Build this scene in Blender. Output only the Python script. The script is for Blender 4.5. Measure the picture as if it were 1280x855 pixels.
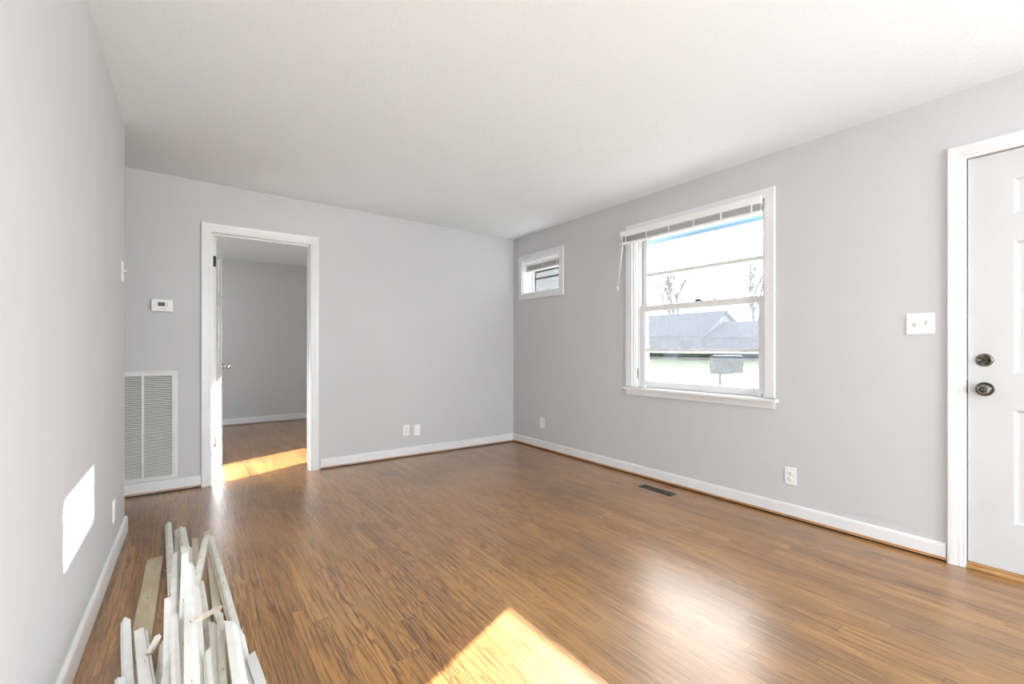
import bpy, bmesh, math, random
from mathutils import Vector, Matrix
from math import sin, cos, pi, radians as R
for o in list(bpy.data.objects): bpy.data.objects.remove(o)
C = bpy.context.scene.collection
sc = bpy.context.scene

# ------------------------------------------------------------------ camera, light, exposure
F, CX, CY, H, TH = 572.64, 640.0, 435.8, 1.1045, .6254
cam = bpy.data.cameras.new('camera'); co = bpy.data.objects.new('camera', cam); C.objects.link(co)
cam.sensor_width = 36; cam.lens = 36*F/1280; cam.clip_start = .05; cam.clip_end = 400
cam.shift_y = (CY-427.5)/1280
co.location = (0, 0, H); co.rotation_euler = (pi/2, 0, -TH); sc.camera = co
sc.view_settings.view_transform = 'Standard'; sc.view_settings.look = 'None'
sc.view_settings.exposure = 0.47; sc.view_settings.gamma = 1; sc.view_settings.use_curve_mapping = False
sc.cycles.use_denoising = True; sc.cycles.max_bounces = 10; sc.cycles.diffuse_bounces = 6
sc.cycles.transparent_max_bounces = 16; sc.cycles.sample_clamp_indirect = 8

SUN = Vector((1, .445, .380)).normalized()        # towards the sun
sl = bpy.data.lights.new('sun', 'SUN'); so = bpy.data.objects.new('sun', sl); C.objects.link(so)
sl.energy = 43; sl.angle = .012; sl.color = (1, .985, .99)
so.rotation_euler = SUN.to_track_quat('Z', 'Y').to_euler(); so.location = (12, 6, 9)

def area(name, loc, rot, sx, sy, e, col=(1, 1, 1)):
    l = bpy.data.lights.new(name, 'AREA'); l.shape = 'RECTANGLE'; l.size = sx; l.size_y = sy; l.energy = e; l.color = col
    o = bpy.data.objects.new(name, l); C.objects.link(o); o.location = loc; o.rotation_euler = rot; return o
# added fill lamps at unseen added windows behind the camera, tilted up
area('fill_lamp_rear', (1.55, -3.16, 1.42), (R(90+14), 0, 0), 2.3, 1.25, 100, (.93, .975, 1))
area('fill_lamp_west', (-3.06, -1.75, 1.35), (0, R(-90-3), 0), 1.3, 2.0, 42, (.93, .975, 1))  # added to brighten the right wall
area('fill_lamp_east', (3.18, -1.9, 1.40), (0, R(90+8), 0), 1.2, 1.1, 70, (.93, .975, 1))  # added to brighten the left wall
area('fill_lamp_bedroom', (-1.44, 6.2, 1.45), (0, R(-90), 0), 1.1, 1.2, 20, (.93, .975, 1))  # added bedroom fill lamp, its wall has no window

w = bpy.data.worlds.new('sky'); sc.world = w; w.use_nodes = True; nt = w.node_tree; nt.nodes.clear()
def nn(nt, t, **k):
    n = nt.nodes.new(t)
    for a, b in k.items(): setattr(n, a, b)
    return n
wt = nn(nt, 'ShaderNodeTexCoord'); wo = nn(nt, 'ShaderNodeOutputWorld'); bg = nn(nt, 'ShaderNodeBackground')
vd = nn(nt, 'ShaderNodeVectorMath', operation='DOT_PRODUCT'); vd.inputs[1].default_value = SUN
nt.links.new(wt.outputs['Generated'], vd.inputs[0])
mx = nn(nt, 'ShaderNodeMath', operation='MAXIMUM'); mx.inputs[1].default_value = 0; nt.links.new(vd.outputs['Value'], mx.inputs[0])
pw = nn(nt, 'ShaderNodeMath', operation='POWER'); pw.inputs[1].default_value = 8; nt.links.new(mx.outputs[0], pw.inputs[0])
cl = nn(nt, 'ShaderNodeTexNoise'); cl.inputs['Scale'].default_value = 3; cl.inputs['Detail'].default_value = 6
nt.links.new(wt.outputs['Generated'], cl.inputs['Vector'])
cr = nn(nt, 'ShaderNodeValToRGB'); cr.color_ramp.elements[0].position = .38; cr.color_ramp.elements[0].color = (.60, .77, 1, 1)
cr.color_ramp.elements[1].position = .6; cr.color_ramp.elements[1].color = (.95, .97, 1, 1); nt.links.new(cl.outputs['Fac'], cr.inputs[0])
st = nn(nt, 'ShaderNodeMath', operation='MULTIPLY_ADD'); st.inputs[1].default_value = 14.0; st.inputs[2].default_value = 1.35
nt.links.new(pw.outputs[0], st.inputs[0]); gm = nn(nt, 'ShaderNodeMix', data_type='RGBA'); gm.inputs[7].default_value = (1, .965, .93, 1)
nt.links.new(pw.outputs[0], gm.inputs[0]); nt.links.new(cr.outputs[0], gm.inputs[6]); nt.links.new(gm.outputs[2], bg.inputs[0]); nt.links.new(st.outputs[0], bg.inputs[1])
nt.links.new(bg.outputs[0], wo.inputs[0])

# ------------------------------------------------------------------ materials
def principled(name, col, rough=.5, metal=0, spec=.5):
    m = bpy.data.materials.new(name); m.use_nodes = True; b = m.node_tree.nodes['Principled BSDF']
    b.inputs['Base Color'].default_value = (*col, 1); b.inputs['Roughness'].default_value = rough
    b.inputs['Metallic'].default_value = metal; b.inputs['Specular IOR Level'].default_value = spec
    return m
def noisy(name, c1, c2, scale, rough=.5, bump=0, bscale=None, detail=4, metal=0, stretch=(1, 1, 1), spec=.5, lo=.35, hi=.65):
    m = principled(name, c1, rough, metal, spec); t = m.node_tree; b = t.nodes['Principled BSDF']
    tc = nn(t, 'ShaderNodeTexCoord'); mp = nn(t, 'ShaderNodeMapping'); mp.inputs['Scale'].default_value = stretch
    t.links.new(tc.outputs['Object'], mp.inputs[0])
    n = nn(t, 'ShaderNodeTexNoise'); n.inputs['Scale'].default_value = scale; n.inputs['Detail'].default_value = detail
    t.links.new(mp.outputs[0], n.inputs['Vector'])
    r = nn(t, 'ShaderNodeValToRGB'); r.color_ramp.elements[0].position = lo; r.color_ramp.elements[1].position = hi
    r.color_ramp.elements[0].color = (*c1, 1); r.color_ramp.elements[1].color = (*c2, 1)
    t.links.new(n.outputs['Fac'], r.inputs[0]); t.links.new(r.outputs[0], b.inputs['Base Color'])
    if bump:
        n2 = nn(t, 'ShaderNodeTexNoise'); n2.inputs['Scale'].default_value = bscale or scale; n2.inputs['Detail'].default_value = 3
        t.links.new(mp.outputs[0], n2.inputs['Vector'])
        bp = nn(t, 'ShaderNodeBump'); bp.inputs['Strength'].default_value = bump; bp.inputs['Distance'].default_value = .004
        t.links.new(n2.outputs['Fac'], bp.inputs['Height']); t.links.new(bp.outputs[0], b.inputs['Normal'])
    return m
M = {}
M['wall'] = noisy('grey_wall_paint', (.557, .562, .574), (.572, .577, .589), 1.3, .6, .06, 160, spec=.3)
M['ceiling'] = noisy('stippled_ceiling_paint', (.805, .86, .895), (.82, .875, .91), 60, .9, .55, 75, spec=.1)
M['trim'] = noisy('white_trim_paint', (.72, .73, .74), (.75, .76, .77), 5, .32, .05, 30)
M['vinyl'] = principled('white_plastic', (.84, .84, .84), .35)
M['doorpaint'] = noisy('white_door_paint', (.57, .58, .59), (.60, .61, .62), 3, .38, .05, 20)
M['barewood'] = noisy('bare_orange_wood', (.48, .20, .06), (.62, .31, .12), 6, .5, stretch=(1, 1, 8))
M['threshold'] = noisy('oak_threshold', (.38, .2, .07), (.55, .33, .15), 9, .3, .1, 40)
M['bronze'] = noisy('dark_bronze', (.035, .032, .026), (.10, .09, .07), 60, .35, metal=.8)
M['nickel'] = noisy('aged_nickel', (.10, .095, .08), (.24, .23, .20), 50, .3, metal=1)
M['chrome'] = principled('polished_steel', (.55, .55, .55), .18, 1)
M['dark'] = principled('dark_cavity', (.012, .011, .010), .8)  # near-black; on the strips under the baseboards it paints shade
M['slat'] = principled('blind_slat', (.62, .62, .63), .5)
M['metalpaint'] = noisy('painted_grille_metal', (.66, .665, .66), (.70, .70, .70), 8, .4)
M['duct'] = principled('duct_interior', (.16, .155, .14), .8)
M['screen_lcd'] = principled('lcd_screen', (.055, .06, .05), .25)
M['printed'] = principled('grey_print', (.5, .5, .51), .5)
M['register'] = noisy('tarnished_brass', (.05, .055, .038), (.13, .135, .095), 40, .32, metal=.7)
M['paintwood'] = noisy('white_painted_strip', (.82, .83, .81), (.89, .90, .89), 14, .42, .1, 60)
M['cream'] = noisy('yellowed_paint_strip', (.70, .675, .59), (.82, .80, .73), 12, .55, .1, 60)
M['rawwood'] = noisy('raw_pine_back', (.55, .48, .36), (.68, .61, .49), 5, .7, .2, 50, stretch=(6, 1, 6))
M['tanboard'] = noisy('raw_board_back', (.44, .36, .24), (.58, .50, .36), 7, .7, .2, 60, stretch=(3, .8, 3))
M['splinter'] = principled('fresh_split_wood', (.75, .66, .5), .7)
M['nail'] = principled('steel_nail', (.16, .15, .14), .4, .9)
M['soffit'] = noisy('pale_blue_soffit_paint', (.15, .25, .36), (.17, .27, .38), 3, .6)
M['brick'] = noisy('exterior_siding', (.55, .55, .54), (.62, .62, .60), 5, .8)
M['aluminium'] = principled('storm_window_aluminium', (.62, .63, .63), .35, .5)
M['greenbrass'] = noisy('worn_brass_latch', (.30, .31, .22), (.5, .5, .4), 60, .4, metal=.6)
M['grass'] = noisy('winter_grass', (.07, .10, .025), (.17, .20, .07), .6, .9, .5, 6, detail=8)
M['road'] = noisy('pale_asphalt', (.20, .20, .20), (.27, .265, .26), .4, .85)
M['roof'] = noisy('grey_shingles', (.075, .082, .095), (.11, .12, .135), 3, .85)
M['siding'] = noisy('blue_grey_siding', (.16, .18, .205), (.20, .22, .245), 2, .8)
M['gable'] = principled('white_gable_boards', (.75, .75, .75), .6)
M['bark'] = noisy('grey_bark', (.16, .15, .14), (.28, .26, .25), 4, .9)
M['hedge'] = noisy('dark_hedge_leaf', (.02, .035, .02), (.06, .09, .05), 6, .9, .8, 9)
M['mailbox'] = noisy('galvanised_grey', (.035, .038, .043), (.055, .058, .065), 8, .8, metal=.2)
M['darkglass'] = principled('dark_window_glass', (.05, .06, .07), .1)

def glass(name, veil, dirtcol=(.8, .83, .86)):
    m = bpy.data.materials.new(name); m.use_nodes = True; t = m.node_tree; t.nodes.clear()
    out = nn(t, 'ShaderNodeOutputMaterial'); tr = nn(t, 'ShaderNodeBsdfTransparent'); gl = nn(t, 'ShaderNodeBsdfGlossy')
    gl.inputs['Roughness'].default_value = .03; fr = nn(t, 'ShaderNodeFresnel'); fr.inputs[0].default_value = 1.35
    m1 = nn(t, 'ShaderNodeMixShader'); t.links.new(fr.outputs[0], m1.inputs[0]); t.links.new(tr.outputs[0], m1.inputs[1]); t.links.new(gl.outputs[0], m1.inputs[2])
    tl = nn(t, 'ShaderNodeBsdfTranslucent'); tl.inputs[0].default_value = (*dirtcol, 1)
    m2 = nn(t, 'ShaderNodeMixShader'); t.links.new(m1.outputs[0], m2.inputs[1]); t.links.new(tl.outputs[0], m2.inputs[2])
    tc = nn(t, 'ShaderNodeTexCoord'); n = nn(t, 'ShaderNodeTexNoise'); n.inputs['Scale'].default_value = 45; n.inputs['Detail'].default_value = 5
    t.links.new(tc.outputs['Object'], n.inputs['Vector'])
    mr = nn(t, 'ShaderNodeMapRange'); mr.inputs[1].default_value = .3; mr.inputs[2].default_value = .7
    mr.inputs[3].default_value = veil*.75; mr.inputs[4].default_value = veil*1.25
    t.links.new(n.outputs['Fac'], mr.inputs[0]); t.links.new(mr.outputs[0], m2.inputs[0]); t.links.new(m2.outputs[0], out.inputs[0])
    return m
M['glass'] = glass('window_glass', .02, (.5, .53, .56))
M['screen'] = glass('insect_screen_mesh', .34, (.045, .05, .058))

# oak strip floor, boards run along Y
def floor_mat():
    m = principled('oak_strip_floor', (.3, .17, .08), .3); t = m.node_tree; b = t.nodes['Principled BSDF']; L = t.links.new
    def math_(op, a, b_=None, c=None):
        n = nn(t, 'ShaderNodeMath', operation=op)
        for i, v in enumerate((a, b_, c)):
            if v is None: continue
            if isinstance(v, (int, float)): n.inputs[i].default_value = v
            else: L(v, n.inputs[i])
        return n.outputs[0]
    def wn(v):
        n = nn(t, 'ShaderNodeTexWhiteNoise', noise_dimensions='1D'); L(v, n.inputs['W']); return n.outputs['Value']
    def comb(x, y, z):
        n = nn(t, 'ShaderNodeCombineXYZ')
        for i, v in enumerate((x, y, z)):
            if isinstance(v, (int, float)): n.inputs[i].default_value = v
            else: L(v, n.inputs[i])
        return n.outputs[0]
    def noise(v, scale, detail=3, rough=.5, dist=0):
        n = nn(t, 'ShaderNodeTexNoise'); n.inputs['Scale'].default_value = scale; n.inputs['Detail'].default_value = detail
        n.inputs['Roughness'].default_value = rough; n.inputs['Distortion'].default_value = dist
        L(v, n.inputs['Vector']); return n.outputs['Fac']
    def ramp(v, pts):
        n = nn(t, 'ShaderNodeValToRGB'); e = n.color_ramp.elements
        while len(e) < len(pts): e.new(.5)
        for i, (p, c) in enumerate(pts): e[i].position = p; e[i].color = (*c, 1)
        L(v, n.inputs[0]); return n.outputs[0]
    def mix(f, a, b_, bt='MIX'):
        n = nn(t, 'ShaderNodeMix', data_type='RGBA', blend_type=bt)
        for s, v in ((n.inputs[0], f), (n.inputs[6], a), (n.inputs[7], b_)):
            if isinstance(v, (int, float)): s.default_value = v
            elif isinstance(v, tuple): s.default_value = (*v, 1)
            else: L(v, s)
        return n.outputs[2]
    tc = nn(t, 'ShaderNodeTexCoord'); sp = nn(t, 'ShaderNodeSeparateXYZ'); L(tc.outputs['Object'], sp.inputs[0])
    x, y = sp.outputs[0], sp.outputs[1]
    W = .057
    xs = math_('DIVIDE', math_('ADD', x, 10), W); row = math_('FLOOR', xs); fx = math_('FRACT', xs)
    r1 = wn(math_('ADD', row, .37)); r2 = wn(math_('ADD', row, 71.9))
    ln = math_('MULTIPLY_ADD', r2, 1.1, .8)
    ys = math_('DIVIDE', math_('MULTIPLY_ADD', r1, 7.0, math_('ADD', y, 10)), ln); seg = math_('FLOOR', ys); fy = math_('FRACT', ys)
    pid = math_('MULTIPLY_ADD', row, 17.31, math_('MULTIPLY', seg, 3.77))
    pr = wn(pid); pr2 = wn(math_('ADD', pid, 5.3))
    base = ramp(pr, [(0, (.285, .128, .032)), (.2, (.36, .172, .044)), (.6, (.41, .200, .052)), (.9, (.46, .232, .064)), (1, (.32, .156, .044))])
    # fine pores
    g = noise(comb(math_('MULTIPLY', x, 130), math_('MULTIPLY', y, 4), math_('MULTIPLY', pr, 50)), 1, 5, .6)
    gr = ramp(g, [(.38, (.36, .30, .24)), (.53, (.97, .97, .97)), (.75, (1.12, 1.1, 1.08))])
    # cathedral figure
    c = noise(comb(math_('MULTIPLY', x, 15), math_('MULTIPLY', y, 1.5), math_('MULTIPLY', pr2, 90)), 1, 2, .4)
    cs = math_('SINE', math_('MULTIPLY', c, 95)); csn = math_('MULTIPLY_ADD', cs, .5, .5)
    cf = ramp(csn, [(0, (.46, .40, .34)), (.4, (.96, .95, .94)), (1, (1.05, 1.04, 1.03))])
    col = mix(.9, base, gr, 'MULTIPLY')
    col = mix(math_('MULTIPLY', pr2, .85), col, cf, 'MULTIPLY')
    # traffic wear: greyish and bleached areas
    wv = noise(comb(math_('MULTIPLY', x, 1), math_('MULTIPLY', y, .55), 3.1), 1.7, 5, .6)
    wear = ramp(wv, [(.46, (0, 0, 0)), (.68, (1, 1, 1))])
    wr = nn(t, 'ShaderNodeRGBToBW'); L(wear, wr.inputs[0])
    col = mix(math_('MULTIPLY', wr.outputs[0], .5), col, (.135, .085, .042))
    wv2 = noise(comb(math_('MULTIPLY', x, 1.2), math_('MULTIPLY', y, .8), 9.1), 1.4, 4, .55)
    w2 = nn(t, 'ShaderNodeMapRange'); L(wv2, w2.inputs[0]); w2.inputs[1].default_value = .5; w2.inputs[2].default_value = .75; w2.inputs[4].default_value = .4
    col = mix(w2.outputs[0], col, (.48, .28, .125))
    # seams
    e1 = math_('LESS_THAN', fx, .022); e2 = math_('LESS_THAN', math_('MULTIPLY', fy, ln), .0022); e = math_('MAXIMUM', e1, e2)
    col = mix(math_('MULTIPLY', e, .6), col, (.05, .025, .012))
    L(col, b.inputs['Base Color'])
    ro = math_('MULTIPLY_ADD', g, .04, math_('MULTIPLY_ADD', wr.outputs[0], .06, .29)); L(ro, b.inputs['Roughness'])
    b.inputs['Specular IOR Level'].default_value = .6
    b.inputs['Coat Weight'].default_value = .6; b.inputs['Coat Roughness'].default_value = .285; b.inputs['Coat IOR'].default_value = 1.58
    bp = nn(t, 'ShaderNodeBump'); bp.inputs['Strength'].default_value = .05; bp.inputs['Distance'].default_value = .002
    hh = math_('SUBTRACT', math_('MULTIPLY_ADD', g, .5, math_('MULTIPLY', pr, .35)), math_('MULTIPLY', e, .8))
    L(hh, bp.inputs['Height']); L(bp.outputs[0], b.inputs['Normal'])
    return m
M['floor'] = floor_mat()

# ------------------------------------------------------------------ helpers
def obj(name, bm, mat, parent=None, bevel=0, smooth=False, loc=None, seg=2):
    me = bpy.data.meshes.new(name)
    bmesh.ops.recalc_face_normals(bm, faces=bm.faces[:])
    if smooth:
        for f in bm.faces: f.smooth = True
    bm.to_mesh(me); bm.free()
    for m in (mat if isinstance(mat, (list, tuple)) else [mat]): me.materials.append(M[m])
    o = bpy.data.objects.new(name, me); C.objects.link(o)
    if parent: o.parent = parent
    if loc: o.location = loc
    if bevel:
        md = o.modifiers.new('bevel', 'BEVEL'); md.width = bevel; md.segments = seg; md.limit_method = 'ANGLE'
    if smooth:
        for e in []: pass
    return o
def empty(name, loc=(0, 0, 0), rz=0, parent=None):
    o = bpy.data.objects.new(name, None); C.objects.link(o); o.location = loc; o.rotation_euler = (0, 0, rz); o.empty_display_size = .1
    if parent: o.parent = parent
    return o
def tag(o, label, cat, group=None, kind=None):
    o['label'] = label; o['category'] = cat
    if group: o['group'] = group
    if kind: o['kind'] = kind
    return o
def struct(o, label=None, cat=None):
    o['kind'] = 'structure'
    if label: o['label'] = label
    if cat: o['category'] = cat
    return o
def bx(bm, x0, y0, z0, x1, y1, z1, mi=0):
    vs = [bm.verts.new(p) for p in ((x0, y0, z0), (x1, y0, z0), (x1, y1, z0), (x0, y1, z0), (x0, y0, z1), (x1, y0, z1), (x1, y1, z1), (x0, y1, z1))]
    for q in ((0, 3, 2, 1), (4, 5, 6, 7), (0, 1, 5, 4), (1, 2, 6, 5), (2, 3, 7, 6), (3, 0, 4, 7)):
        f = bm.faces.new([vs[i] for i in q]); f.material_index = mi
    return vs
def B(*boxes):
    bm = bmesh.new()
    for b in boxes: bx(bm, *b)
    return bm
def frame_sweep(bm, prof, a0, a1, z0, z1, mp, closed=False):
    """prof: (u outward from opening, d proud of wall). mp(a, d, z) -> xyz"""
    rings = []
    for u, d in prof:
        if closed: pts = [(a0-u, z0-u), (a0-u, z1+u), (a1+u, z1+u), (a1+u, z0-u)]
        else: pts = [(a0-u, z0), (a0-u, z1+u), (a1+u, z1+u), (a1+u, z0)]
        rings.append([bm.verts.new(mp(a, d, z)) for a, z in pts])
    n = len(prof)
    for i in range(n):
        A, D = rings[i], rings[(i+1) % n]
        for k in range(4 if closed else 3):
            k2 = (k+1) % 4
            bm.faces.new((A[k], A[k2], D[k2], D[k]))
    if not closed:
        bm.faces.new([r[0] for r in rings]); bm.faces.new([r[3] for r in rings][::-1])
def lathe(bm, prof, n=24, mp=lambda x, y, z: (x, y, z), mi=0, cap=True):
    """prof: (r, h) around local axis h"""
    rings = []
    for r, h in prof:
        rings.append([bm.verts.new(mp(r*cos(2*pi*i/n), h, r*sin(2*pi*i/n))) for i in range(n)])
    for a, b_ in zip(rings, rings[1:]):
        for i in range(n):
            f = bm.faces.new((a[i], a[(i+1) % n], b_[(i+1) % n], b_[i])); f.material_index = mi; f.smooth = True
    if cap:
        bm.faces.new(rings[0][::-1]).material_index = mi; bm.faces.new(rings[-1]).material_index = mi
def tube(bm, p0, p1, r0, r1=None, n=6, mi=0):
    p0, p1 = Vector(p0), Vector(p1); r1 = r0 if r1 is None else r1
    d = (p1-p0).normalized(); s = d.orthogonal().normalized(); t = d.cross(s)
    A = [bm.verts.new(p0+(s*cos(2*pi*i/n)+t*sin(2*pi*i/n))*r0) for i in range(n)]
    D = [bm.verts.new(p1+(s*cos(2*pi*i/n)+t*sin(2*pi*i/n))*r1) for i in range(n)]
    for i in range(n):
        f = bm.faces.new((A[i], A[(i+1) % n], D[(i+1) % n], D[i])); f.smooth = True; f.material_index = mi
    bm.faces.new(A[::-1]).material_index = mi; bm.faces.new(D).material_index = mi

XR, YF, YB = 3.22, 4.43, 7.72          # right wall, far wall, bedroom far wall
LX0, LN, LE = -.344, .0191, 3.59       # left wall plane x = LX0 + LN*y, ends at y = LE
def LX(y): return LX0+LN*y
XO = XR+.19                             # outer face of the exterior wall
YR = -3.2; LS = -.30
def ceilz(x, y): return 2.404-.0132*(x-3.22)-.004*(y-4.44)

# ------------------------------------------------------------------ the room shell
fl = obj('floor', B((-3.2, YR-.2, -.12, XR, YB+.1, 0)), 'floor'); struct(fl)
bm = bmesh.new()
cs = [(-3.2, YR-.1), (XR, YR-.1), (XR, YF+.05), (-3.2, YF+.05)]
lo = [bm.verts.new((x, y, ceilz(x, y))) for x, y in cs]; hi = [bm.verts.new((x, y, 2.75)) for x, y in cs]
bm.faces.new(lo); bm.faces.new(hi)
for i in range(4): bm.faces.new((lo[i], lo[(i+1) % 4], hi[(i+1) % 4], hi[i]))
struct(obj('ceiling', bm, 'ceiling'))
struct(obj('ceiling', B((-1.6, YF+.05, 2.395, XR, YB, 2.75)), 'ceiling'))
# window and door openings: (y0, y1, z0, z1) on the right wall
W1 = (1.515, 2.645, .765, 2.125); W2 = (3.60, 4.245, 1.727, 2.115); W3 = (5.76, 6.51, .78, 2.10)
D1 = (-.385, .545, 0, 2.075); W4 = (-2.75, -.75, .70, 2.0)
def wall_with_holes(name, a0, a1, z0, z1, holes, mk, mat='wall'):
    ys = sorted({a0, a1, *[h[0] for h in holes], *[h[1] for h in holes]}); zs = sorted({z0, z1, *[h[2] for h in holes], *[h[3] for h in holes]})
    bm = bmesh.new()
    for i in range(len(ys)-1):
        j = 0
        while j < len(zs)-1:
            def hole(j): 
                yc, zc = (ys[i]+ys[i+1])/2, (zs[j]+zs[j+1])/2
                return any(h[0] < yc < h[1] and h[2] < zc < h[3] for h in holes)
            if hole(j): j += 1; continue
            k = j
            while k+1 < len(zs)-1 and not hole(k+1): k += 1
            mk(bm, ys[i], ys[i+1], zs[j], zs[k+1]); j = k+1
    return struct(obj(name, bm, mat))
W6 = (-2.45, -1.35, .8, 2.0)
wall_with_holes('wall_right', YR, YB, 0, 2.75, [W1, W2, W3, D1, W6], lambda bm, a, b, c, d: bx(bm, XR, a, c, XO, b, d))
DB = (.198, .948, 0, 2.055)             # bedroom door opening on the far wall (x0, x1)
wall_with_holes('wall_far', -2.7, XR, 0, 2.75, [DB], lambda bm, a, b, c, d: bx(bm, a, YF, c, b, YF+.11, d))
struct(obj('wall_bedroom_far', B((-1.6, YB, 0, XO, YB+.12, 2.75)), 'wall'))
struct(obj('wall_bedroom_left', B((-1.6, YF+.11, 0, -1.48, YB, 2.75)), 'wall'))
bm = bmesh.new()
p = [(LX(LS), LS), (LX(LE), LE), (-2.7, LE), (-2.7, LE-.12), (LX(LE)-.13, LE-.12), (LX(LS)-.13, LS+.12), (-3.1, LS+.12), (-3.1, LS)]
a = [bm.verts.new((x, y, 0)) for x, y in p]; b = [bm.verts.new((x, y, 2.75)) for x, y in p]
bm.faces.new(a); bm.faces.new(b)
for i in range(8): bm.faces.new((a[i], a[(i+1) % 8], b[(i+1) % 8], b[i]))
wl = struct(obj('wall_left', bm, 'wall', bevel=.006, seg=3))
struct(obj('wall_hall_end', B((-2.82, LE-.12, 0, -2.7, YF+.11, 2.75)), 'wall'))
RW = (.35, 2.75, .75, 2.1)
wall_with_holes('wall_west', YR, LS, 0, 2.75, [W4], lambda bm, a, b, c, d: bx(bm, -3.25, a, c, -3.1, b, d))
wall_with_holes('wall_back', -3.25, XO, 0, 2.75, [RW], lambda bm, a, b, c, d: bx(bm, a, YR-.15, c, b, YR, d))

# baseboards: painted board whose bottom edge is bare orange wood, raised a few millimetres off the floor
def baseboard(name, x0, y0, x1, y1, nx, ny, top=.094, th=.014, gap=.011, bare=.009, c0=0, c1=0, round_end=False):
    """runs x0,y0 -> x1,y1 ; n = direction into the room ; c0/c1 mitre: shorten/lengthen the front"""
    bm = bmesh.new(); d = Vector((x1-x0, y1-y0, 0)); L = d.length; d.normalize(); n = Vector((nx, ny, 0))
    prof = [(0, gap, 0), (th-.002, gap, 0), (th-.001, gap+bare, 1), (th+.001, gap+bare, 1), (th, top-.014, 1), (th*.78, top-.005, 1), (th*.35, top, 1), (0, top, 1)]
    P0 = Vector((x0, y0, 0)); P1 = Vector((x1, y1, 0))
    A = [bm.verts.new(P0+n*u+d*(c0*u)+Vector((0, 0, z))) for u, z, _ in prof]; Bv = [bm.verts.new(P1+n*u-d*(c1*u)+Vector((0, 0, z))) for u, z, _ in prof]
    for i in range(len(prof)):
        j = (i+1) % len(prof); f = bm.faces.new((A[i], A[j], Bv[j], Bv[i])); f.material_index = 1 if i in (0, 1, 2) else 0
    bm.faces.new(A); bm.faces.new(Bv)
    return struct(obj(name, bm, ['trim', 'barewood']))
baseboard('baseboard_right', XR, YF, XR, .607, -1, 0, c0=1, gap=.009, bare=.014)
baseboard('baseboard_far', 1.034, YF, XR, YF, 0, -1, c1=1)
baseboard('baseboard_hall', -2.7, YF, .13, YF, 0, -1)
baseboard('baseboard_left', LX(LS), LS, LX(LE), LE, 1, -LN, top=.10, gap=.003, bare=.001, c1=-1)
baseboard('baseboard_left_end', LX(LE), LE, -2.7, LE, 0, 1, top=.10, gap=.003, bare=.001, c0=-1)
baseboard('baseboard_bedroom', -1.48, YB, XR, YB, 0, -1, top=.098, bare=.004)
# near-black strips painting the shade in the gap under the baseboards
for nm, bxs in (('gap_shade_1', (XR-.014, .607, 0, XR-.0005, YF, .0035)), ('gap_shade_2', (1.034, YF-.0145, 0, XR-.014, YF-.0005, .0035)), ('gap_shade_3', (-2.7, YF-.0145, 0, .13, YF-.0005, .0035))):
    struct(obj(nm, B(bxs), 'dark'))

# ------------------------------------------------------------------ casings and windows
CAS = [(0, 0), (0, .010), (.006, .013), (.010, .011), (.026, .015), (.046, .017), (.050, .021), (.064, .022), (.068, .019), (.070, 0)]
CASD = [(-.0, 0), (0, .009), (.005, .012), (.014, .012), (.018, .015), (.034, .016), (.038, .019), (.056, .021), (.066, .021), (.070, .017), (.072, 0)]
FLAT = [(0, 0), (0, .018), (.062, .019), (.065, .016), (.065, 0)]
right_mp = lambda a, d, z: (XR-d, a, z)
far_mp = lambda a, d, z: (a, YF-d, z)
def sash(parent, y0, y1, z0, z1, x0, x1, st, rt, rb, bars=(), label=None, mat='trim'):
    s = obj('sash', B((x0, y0, z0, x1, y0+st, z1), (x0, y1-st, z0, x1, y1, z1), (x0, y0+st, z0, x1, y1-st, z0+rb), (x0, y0+st, z1-rt, x1, y1-st, z1),
                      *[(x0+.004, y0+st, zb-h/2, x1-.004, y1-st, zb+h/2) for zb, h in bars]), mat, parent, bevel=.003)
    if label: s['label'] = label
    xm = (x0+x1)/2
    obj('glass_pane', B((xm-.0015, y0+st-.004, z0+rb-.004, xm+.0015, y1-st+.004, z1-rt+.004)), 'glass', s)
    return s
# window_1 : the big double-hung window
w1 = struct(empty('window_1', (0, 0, 0)), 'large white double-hung window in the right wall', 'window')
bm = bmesh.new(); frame_sweep(bm, FLAT, W1[0], W1[1], W1[2]+.01, W1[3], right_mp); obj('casing', bm, 'trim', w1, bevel=.0015)
y0, y1, z0, z1 = W1
obj('jamb', B((XR-.001, y0-.0, z0, XO, y0+.018, z1), (XR-.001, y1-.018, z0, XO, y1, z1), (XR-.001, y0, z1-.018, XO, y1, z1),
              (XR+.050, y1-.030, z0, XR+.062, y1-.018, z1), (XR+.104, y1-.030, z0, XR+.110, y1-.018, z1), (XR+.050, y0+.018, z0, XR+.062, y0+.030, z1),
              (XR+.012, y1-.026, z0, XR+.026, y1-.018, z1)), 'trim', w1, bevel=.0015)
obj('stool', B((XR-.045, y0-.085, .745, XR+.068, y1+.085, .768)), 'trim', w1, bevel=.006)
bm = bmesh.new(); bx(bm, XR-.022, y0-.065, .722, XR, y1+.065, .745); bx(bm, XR-.014, y0-.065, .700, XR, y1+.065, .722); obj('apron', bm, 'trim', w1, bevel=.004)
obj('sill', B((XR+.068, y0, .735, XO+.03, y1, .765)), 'trim', w1, bevel=.003)
s_lo = sash(w1, y0+.02, y1-.02, .768, 1.478, XR+.066, XR+.100, .062, .050, .058, [(1.092, .024)])
s_up = sash(w1, y0+.02, y1-.02, 1.435, 2.107, XR+.104, XR+.138, .050, .045, .045, [(1.752, .030)])
obj('sash_lock', B((XR+.07, 2.03, 1.478, XR+.10, 2.09, 1.488), (XR+.078, 2.05, 1.488, XR+.092, 2.10, 1.497)), 'nickel', s_lo, bevel=.002)
obj('sash_lock', B((XR+.104, 1.93, 1.480, XR+.125, 1.96, 1.492)), 'nickel', s_up, bevel=.002)
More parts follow.
